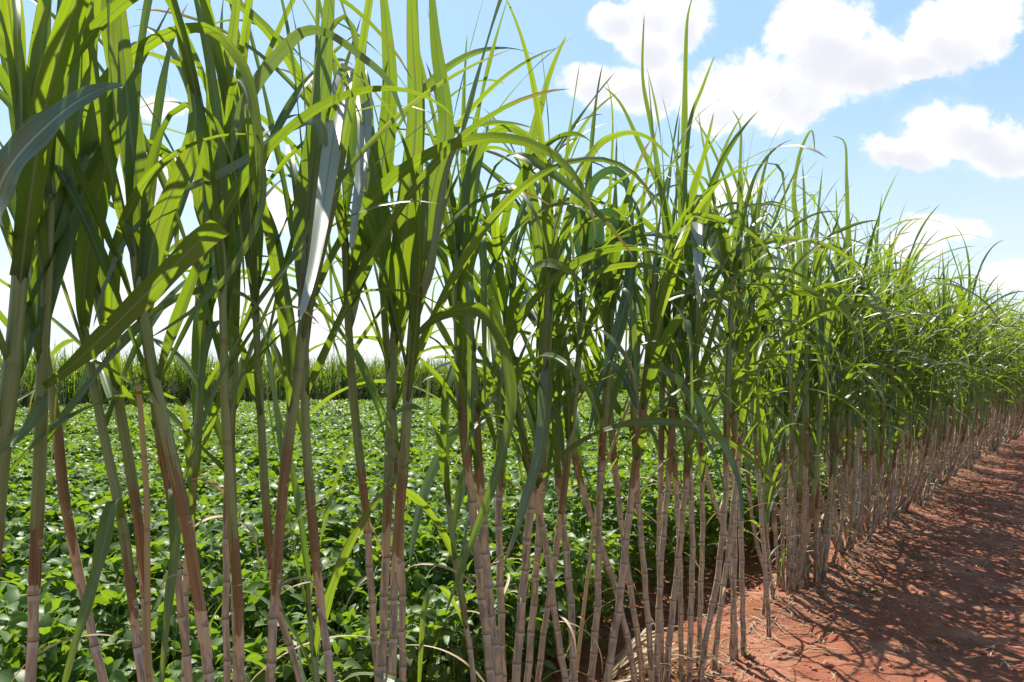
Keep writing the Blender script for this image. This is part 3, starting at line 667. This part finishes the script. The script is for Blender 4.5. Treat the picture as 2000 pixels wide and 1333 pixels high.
M_PEACH = sheath_material('peach_cane', (.46, .33, .14), (.54, .41, .20), (.30, .20, .08), .6)
for px, Z, rad, lab in [([(288,1120),(287,967),(280,867),(270,747)], 2.05, .0085, 'broken peach-coloured cane stub with no leaves, standing against a stalk at left'),
                        ([(1165,985),(1178,920),(1205,850),(1232,782)], 3.9, .009, 'loose peach-coloured broken cane leaning steeply between stalks right of centre')]:
    p = np.array([at(x, y, Z) for x, y in px]); g0 = p[0].copy(); d = p[0] - p[1]; d /= -d[2]; d[:2] *= .6
    p = np.vstack([p[0] + d * p[0, 2], p]); pth, s = stem_path(p); base = pth[0].copy()
    vv = np.linspace(0, 9, 260); R = rad * (1 + .08 * ((vv % 1) > .93)) * np.linspace(1.15, .8, 260); R[-1] *= .2
    V, F, U = tube(pth - base, R, 9, vv); tag(mesh_np('broken_cane', V, F, U, np.full(len(V), .37), M_PEACH, None, tuple(base)), lab, 'broken cane')

# stools further along: prototypes of whole stalks, then copies
protos = []
def make_proto(i):
    rs = np.random.RandomState(700 + i)
    lean = math.radians(rs.uniform(0, 9)); goose = rs.uniform(.02, .34) * (1 if rs.rand() < .75 else 0); L = rs.uniform(1.8, 2.25)
    z = np.linspace(0, L, 14); curv = rs.uniform(-.4, .8)
    x = np.tan(lean) * (z - curv * z ** 2 / (2 * L) ); y = rs.randn() * .03 * z; x = x + goose * (1 - np.exp(-z / .45))
    pth, s = stem_path(np.stack([x, y, z - .02], -1))
    return build_plant(rs, pth, s, rs.uniform(.0155, .0195), rs.uniform(.75, 1.3), rs.uniform(.04, .34), 11, 'x', 'x', False, ndry=rs.randint(4, 8), S=20, K=5, span=.95, droop=.3)
for i in range(16): protos.append(make_proto(i))
used = [False] * len(protos)
def place(i, x, y, rz, sc, label, group):
    src = protos[i]
    if not used[i]: used[i] = True; r = src
    else:
        r = src.copy(); COL.objects.link(r)
        for ch in src.children:
            c = ch.copy(); COL.objects.link(c); c.parent = r
    r.location = (x, y, float(ground(x, y))); r.rotation_euler = (0, 0, rz); r.scale = (sc, sc, sc)
    r['label'] = label; r['group'] = group; return r
rs = np.random.RandomState(42)
ORD = ['second', 'third', 'fourth', 'fifth', 'sixth', 'seventh', 'eighth', 'ninth', 'tenth', 'eleventh', 'twelfth', 'thirteenth', 'fourteenth']
r_ = 6.25; k = 0; count = 0
while count < 255:
    sx = rs.randn() * .07; clump = []
    for j in range(rs.randint(6, 10)):
        a = rs.uniform(0, 2 * math.pi); d = rs.uniform(.02, .13)
        x, y = rs2xy(r_ + d * math.cos(a) * 1.3, sx + d * math.sin(a))
        # outward lean: direction from the stool centre
        c0 = rs2xy(r_, sx); rz = math.atan2(y - c0[1], x - c0[0]) + rs.randn() * .5
        if k < len(ORD):
            lab = 'sugarcane stalk of the %s clump beyond the corner clump beside the bare soil' % ORD[k]
        elif r_ < 18: lab = 'slender sugarcane stalk in the crowded right part of the row, past the separate clumps'
        else: lab = 'small distant sugarcane stalk where the row meets the right edge'
        g = 'sugarcane stalks of clump %d' % (k + 2) if k < len(ORD) else ('stalks in the crowded part of the row' if r_ < 18 else 'stalks at the far end of the row')
        po = place(rs.randint(len(protos)), x, y, rz, rs.uniform(.84, 1.14) * (1 + .09 * min(1, max(0, (r_ - 9) / 12))), lab, g); count += 1; clump.append(po)
    if k < len(ORD):
        clump.sort(key=lambda o: o.location.x / o.location.y)
        CN = ['leftmost', 'second', 'third', 'fourth', 'fifth', 'sixth', 'seventh', 'eighth', 'ninth', 'tenth']
        for j, o in enumerate(clump):
            n_ = 'rightmost' if j == len(clump) - 1 else (CN[j] if j == 0 else CN[j] + ' from left')
            o['label'] = 'stalk, %s at the foot of the %s clump right of the corner clump' % (n_, ORD[k])
    r_ += rs.uniform(.45, .74); k += 1
R_END = r_

# ------------------------------------------------------------------ bulk cane: far end of the row, and the cane field across the soybeans
def bulk(name, pos, hgt, rs, nleaf, S, K, label, cat, vig=1.0, lo=.35, stem=True):
    n = len(pos); g = Geo()
    allq = []; bases = []; 
    f = np.tile(np.linspace(0, 1, nleaf), n); idx = np.repeat(np.arange(n), nleaf)
    az = rs.uniform(0, 6.28, n)[idx] + np.pi * np.tile(np.arange(nleaf), n) + rs.randn(n * nleaf) * .5
    N = n * nleaf
    q = dict(a0=np.radians(np.clip(26 - 20 * f + rs.randn(N) * 6, 2, 60)), bend=np.radians(np.clip(125 - 95 * f + rs.randn(N) * 28, 5, 165)), p=rs.uniform(1.3, 2.8, N),
             L=vig * rs.uniform(.75, 1.2, N), W=rs.uniform(.035, .06, N), az=az, kink=(np.full(N, .6), np.where(rs.rand(N) < .12, 1.5, 0.)), drift=rs.randn(N) * .4, tw=rs.randn(N) * .9)
    base = pos[idx].copy(); base[:, 2] += hgt[idx] * (lo + (1 - lo) * f ** .8)
    base[:, :2] += rs.randn(N, 2) * .03
    V, uv = make_blades(rs, base, q, S, K)
    g.add(V, grid_faces(N, S, K), uv, np.repeat(rs.rand(N), S * K))
    o = g.build(name, M_LEAF); tag(o, label, cat, kind='stuff')
    if stem:
        t = np.linspace(0, 1, 4); ln = rs.randn(n, 2) * .12
        C = pos[:, None, :] + np.stack([ln[:, :1] * t[None] * hgt[:, None], ln[:, 1:] * t[None] * hgt[:, None], t[None] * hgt[:, None]], -1)
        gs = Geo()
        for ang in (0.0, 1.57):
            side = np.tile([math.cos(ang), math.sin(ang), 0.0], (n, 1))
            V, uv = ribbon(C, np.full((n, 4), .027), side, np.zeros((n, 4)), np.full((n, 4), .5), 3)
            uv = uv.copy(); uv[..., 1] *= 16
            gs.add(V, grid_faces(n, 4, 3), uv, np.repeat(rs.rand(n), 12))
        so_ = gs.build('cane', M_CANE, o)
    return o
rs = np.random.RandomState(9)
rr_ = R_END + rs.uniform(0, 1, 620) ** 1.3 * 60; ss_ = rs.randn(620) * .14
pp = np.array([rs2xy(a, b) for a, b in zip(rr_, ss_)]); pos = np.column_stack([pp, np.zeros(len(pp))])
bulk('sugarcane_row_end', pos, rs.uniform(2.1, 2.75, len(pos)), rs, 10, 12, 3, 'far end of the sugarcane row, merged into one mass of leaves', 'sugarcane', vig=1.25, lo=.45)

W0 = np.array([-14.7, 24.0]) * .79; WD = np.array([22.6, 25.0]) * .79; WL = np.linalg.norm(WD); WD /= WL; WN = np.array([-WD[1], WD[0]])
pos = []; 
for row in range(5):
    n = int((4.6 * WL) * (17 if row < 3 else 8)); a = rs.uniform(-.45 * WL, 4.1 * WL, n)
    b = row * .75 + rs.randn(n) * .15
    p2 = W0[None] + WD[None] * a[:, None] + WN[None] * b[:, None]; pos.append(np.column_stack([p2, np.zeros(n)]))
pos = np.concatenate(pos); dist = np.hypot(pos[:, 0], pos[:, 1])
keep = (np.abs(pos[:, 0] / pos[:, 1]) < .8) & (rs.rand(len(pos)) < np.clip(60 / dist, .35, 1)); pos = pos[keep]
bulk('sugarcane_field', pos, rs.uniform(1.45, 1.75, len(pos)), rs, 17, 7, 2, 'tall green wall of sugarcane across the far side of the soybean field', 'sugarcane field', vig=.85, lo=.1)

# ------------------------------------------------------------------ soybean field
def soy(rs):
    g = Geo(); gp = Geo()
    def leaflets(c, yaw, pitch, L, W, S, K, rnd):
        """c (n,3) leaflet base, yaw heading, pitch droop below horizontal"""
        n = len(c); t = np.linspace(0, 1, S)[None]
        pa = pitch[:, None] + np.radians(38) * (t - .3)
        d = np.stack([np.cos(yaw)[:, None] * np.cos(pa), np.sin(yaw)[:, None] * np.cos(pa), -np.sin(pa)], -1)
        C = c[:, None] + np.concatenate([np.zeros((n, 1, 3)), np.cumsum(d[:, 1:] * (L / (S - 1))[:, None, None], 1)], 1)
        prof = (np.clip(t / .3, 0, 1) ** .6) * np.clip((1 - t) / .7, 0, 1) ** .75 if S > 3 else np.array([[.15, 1.0, .05]]) if S == 3 else np.array([[.6, .5]])
        Wd = W[:, None] * prof + .001
        roll = rs.randn(n) * .6
        side = np.stack([-np.sin(yaw) * np.cos(roll), np.cos(yaw) * np.cos(roll), np.sin(roll)], -1)
        V, uv = ribbon(C, Wd, side, np.zeros((n, S)), np.full((n, S), .22) + 0 * t, K)
        g.add(V, grid_faces(n, S, K), uv, np.repeat(rnd, S * K))
    def canopy(r, s):
        e = np.clip((-s - .35) / .9, 0, 1)
        h = .52 + .41 * e ** .8 + .10 * (vnoise(r * 1.3, s * 1.3) - .5) + .09 * (vnoise(r * 4, s * 4 + 7) - .5)
        return h + .045 * np.cos(2 * np.pi * s / .5) + .002 * np.maximum(0, -s)
    # (zone limits by depth, leaves per square metre, segments, petioles)
    zones = [(2.0, 5.5, 1000, 6, 3, True), (5.5, 11, 760, 5, 3, False), (11, 22, 450, 3, 2, False), (22, 75, 190, 2, 2, False)]
    for z0, z1, dens, S, K, pet in zones:
        # sample in the visible wedge
        area = (z1 ** 2 - z0 ** 2) * .5 * 1.75; n = int(area * dens)
        Yc = np.sqrt(rs.uniform(z0 ** 2, z1 ** 2, n)); Xc = Yc * rs.uniform(-.8, .72, n)
        r, s = xy2rs(Xc, Yc)
        wl = (Xc - W0[0]) * WN[0] + (Yc - W0[1]) * WN[1]
        e = np.clip((-s - .3) / .5, 0, 1)
        keep = (s < -(.34 + .24 * np.clip((r - 4.0) / .8, 0, 1)) - .12 * vnoise(r * 3, s * 0)) & (wl < -.3) & (rs.rand(n) < .6 + .4 * e)
        Xc, Yc, r, s, e = Xc[keep], Yc[keep], r[keep], s[keep], e[keep]; n = len(Xc)
        H = canopy(r, s)
        depth = rs.exponential(.085, n) * (1 if z1 < 12 else .6)
        fillm = (s > -2.1) & (rs.rand(n) < .7); depth = np.where(fillm, rs.uniform(0, 1, n) * H * .85, depth)
        Zc = np.maximum(H - depth, .05)
        big = 1.0 if z1 < 12 else (1.12 if z1 < 23 else 1.5)
        L = rs.uniform(.046, .094, n) * big; yaw = rs.uniform(0, 6.283, n); pit = np.radians(rs.uniform(-55, 45, n)); rnd = rs.rand(n)
        c = np.column_stack([Xc, Yc, Zc])
        for k in range(3):
            off = (k - 1) * np.radians(88) + rs.randn(n) * .15
            cc = c.copy()
            if k == 1: cc += np.column_stack([np.cos(yaw), np.sin(yaw), np.zeros(n)]) * .02
            leaflets(cc, yaw + off, pit + rs.randn(n) * .25 + (0 if k == 1 else .15), L * (1.05 if k == 1 else .95), L * .64, S, K, (rnd + rs.rand(n) * .2) * .83)
        if pet:
            back = rs.uniform(.06, .22, n); bs_ = c + np.column_stack([-np.cos(yaw) * back, -np.sin(yaw) * back, -rs.uniform(.08, .25, n)])
            bs_[:, 2] = np.maximum(bs_[:, 2], .02)
            t = np.linspace(0, 1, 4)[None, :, None]; C = bs_[:, None] * (1 - t) + c[:, None] * t; C[..., 2] += (.03 * np.sin(np.pi * t[..., 0]))
            V, uv = ribbon(C, np.full((n, 4), .0032), np.tile([.7, -.7, .05], (n, 1)), np.zeros((n, 4)), np.full((n, 4), .6), 3)
            gp.add(V, grid_faces(n, 4, 3), uv, .5)
            # main stems
            m_ = rs.rand(n) < .06; st = bs_[m_]; nn = len(st); gr = st.copy(); gr[:, 2] = 0; gr[:, :2] += rs.randn(nn, 2) * .05
            top = st.copy(); top[:, 2] = np.maximum(H[m_] - .08, .1)
            C = gr[:, None] * (1 - t) + top[:, None] * t
            V, uv = ribbon(C, np.full((nn, 4), .006), np.tile([.8, -.6, .0], (nn, 1)), np.zeros((nn, 4)), np.full((nn, 4), .6), 3)
            gp.add(V, grid_faces(nn, 4, 3), uv, .5)
    o = g.build('soybean_field', M_SOY); tag(o, 'dense knee-high green soybean crop filling the field behind the cane row', 'soybean field', kind='stuff')
    gp.build('stems', M_PETIOLE, o)
soy(np.random.RandomState(31))

# ------------------------------------------------------------------ straw, crumbs and weeds on the track
rs = np.random.RandomState(77)
def straw_field(rs, n):
    g = Geo(); r = rs.uniform(2.5, 26, n) ** 1.0; s = np.where(rs.rand(n) < .6, rs.randn(n) * .2 + .16, rs.uniform(-.3, 4.5, n))
    x, y = rs2xy(r, s); yaw = rs.uniform(0, 6.28, n); L = rs.uniform(.02, .17, n) * np.where(rs.rand(n) < .2, 2.6, .8)
    S = 7; t = np.linspace(-.5, .5, S)[None]; ya = yaw[:, None] + rs.randn(n)[:, None] * t * 1.6
    cx = x[:, None] + np.cumsum(np.cos(ya), 1) * (L / S)[:, None]; cy = y[:, None] + np.cumsum(np.sin(ya), 1) * (L / S)[:, None]
    cz = ground(cx, cy) + .003 + (rs.uniform(0, .022, n)[:, None] * (1 - 4 * t ** 2))
    C = np.stack([cx, cy, cz], -1); side = np.column_stack([-np.sin(yaw), np.cos(yaw), rs.randn(n) * .3])
    V, uv = ribbon(C, np.repeat(rs.uniform(.0025, .009, n)[:, None], S, 1) * (1 - .9 * (2 * np.abs(t)) ** 3), side, np.zeros((n, S)), np.full((n, S), .3), 3)
    g.add(V, grid_faces(n, S, 3), uv, np.repeat(rs.rand(n), S * 3))
    tag(g.build('straw_litter', M_DRY), 'scattered pale bits of dry cane straw lying on the red soil', 'straw', kind='stuff')
straw_field(rs, 7000)
def crumbs(rs, n):
    ico = [(0, 0, 1), (0, 0, -1)] + [(math.cos(a), math.sin(a), 0) for a in np.linspace(0, 2 * math.pi, 6)[:-1]]
    ico = np.array(ico); F = np.array([(0, 2 + i, 2 + (i + 1) % 5) for i in range(5)] + [(1, 2 + (i + 1) % 5, 2 + i) for i in range(5)])
    r = rs.uniform(2.5, 22, n); s = rs.uniform(-.6, 5, n); x, y = rs2xy(r, s); sz = .003 + .021 * rs.uniform(0, 1, n) ** 6
    V = ico[None] * (1 + rs.randn(n, 7, 3) * .22) * sz[:, None, None] * np.array([1, 1, .7]); V[..., 0] += x[:, None]; V[..., 1] += y[:, None]; V[..., 2] += (ground(x, y) + sz * .2)[:, None]
    FF = (F[None] + 7 * np.arange(n)[:, None, None]).reshape(-1, 3)
    tag(mesh_np('soil_crumbs', V, FF, mat=M_CLOD, smooth=False), 'small crumbs and clods of red earth strewn over the track', 'soil crumbs', kind='stuff')
crumbs(rs, 26000)

# arched heap of dry cane leaves at the foot of the row
heap = empty('dry_leaf_heap', tuple(at(1290, 1320, 4.6) * np.array([1, 1, 0]))); tag(heap, 'arched heap of straw-coloured dead cane leaves at the foot of the row', 'straw heap')
hb = np.array(heap.location)
for k in range(36):
    x0 = rs.uniform(1170, 1235); x1 = rs.uniform(1290, 1440); z0 = rs.uniform(4.2, 4.65); z1 = z0 + rs.uniform(-.15, .35)
    A = np.array([(x0 - 1000) * z0 / FPX, z0]); B = np.array([(x1 - 1000) * z1 / FPX, z1]); S = 26; t = np.linspace(0, 1, S)
    bow = rs.uniform(-.1, .1); hh = rs.uniform(.03, .2)
    xy = A[None] * (1 - t[:, None]) + B[None] * t[:, None]; nn = np.array([-(B - A)[1], (B - A)[0]]); xy = xy + nn[None] * (bow * np.sin(np.pi * t))[:, None]
    zc = ground(xy[:, 0], xy[:, 1]) + .006 + hh * np.sin(np.pi * np.clip(t * rs.uniform(.85, 1.1), 0, 1)) ** 1.2
    C = np.column_stack([xy, zc])[None] - hb; side = np.array([[nn[0], nn[1], rs.uniform(-.3, .3)]])
    V, uv = ribbon(C, (rs.uniform(.010, .026) * (1 - .8 * t ** 3))[None], side, (rs.randn() * t)[None], np.full((1, S), .5), 3)
    mesh_np('dry_leaf', V[0], grid_faces(1, S, 3), uv[0], np.full(S * 3, rs.rand()), M_DRY, heap)

WEED = [(1787, 1092, 'tiny weed seedling under the hanging leaf tip beside the row'), (1678, 1165, 'small weed tuft on the bare soil, left one of a close pair'), (1708, 1155, 'small weed tuft on the bare soil, right one of a close pair'),
        (1852, 992, 'tiny weed sprout on the track far along the row'), (1650, 1110, 'tiny weed at the foot of the leaning clump'), (1455, 1290, 'weed sprout in the corner of bare soil near the straw'), (1835, 1250, 'lone weed sprout out on the shaded track')]
for x, y, lab in WEED:
    Z = CAMH * FPX / (y - HZ); p = at(x, y, Z); p[2] = float(ground(p[0], p[1])); g = Geo(); n = 11
    q = dict(a0=np.radians(rs.uniform(15, 65, n)), bend=np.radians(rs.uniform(10, 70, n)), p=np.full(n, 1.5), L=rs.uniform(.03, .08, n), W=rs.uniform(.006, .013, n), az=rs.uniform(0, 6.28, n),
             kink=(np.full(n, .5), np.zeros(n)), drift=rs.randn(n) * .2, tw=rs.randn(n) * .3)
    V, uv = make_blades(rs, rs.randn(n, 3) * np.array([.012, .012, 0]), q, 8, 3); g.add(V, grid_faces(n, 8, 3), uv, np.repeat(rs.rand(n), 24))
    tag(g.build('weed_seedling', M_SOY, None, tuple(p)), lab, 'weed', 'weeds on the red track')
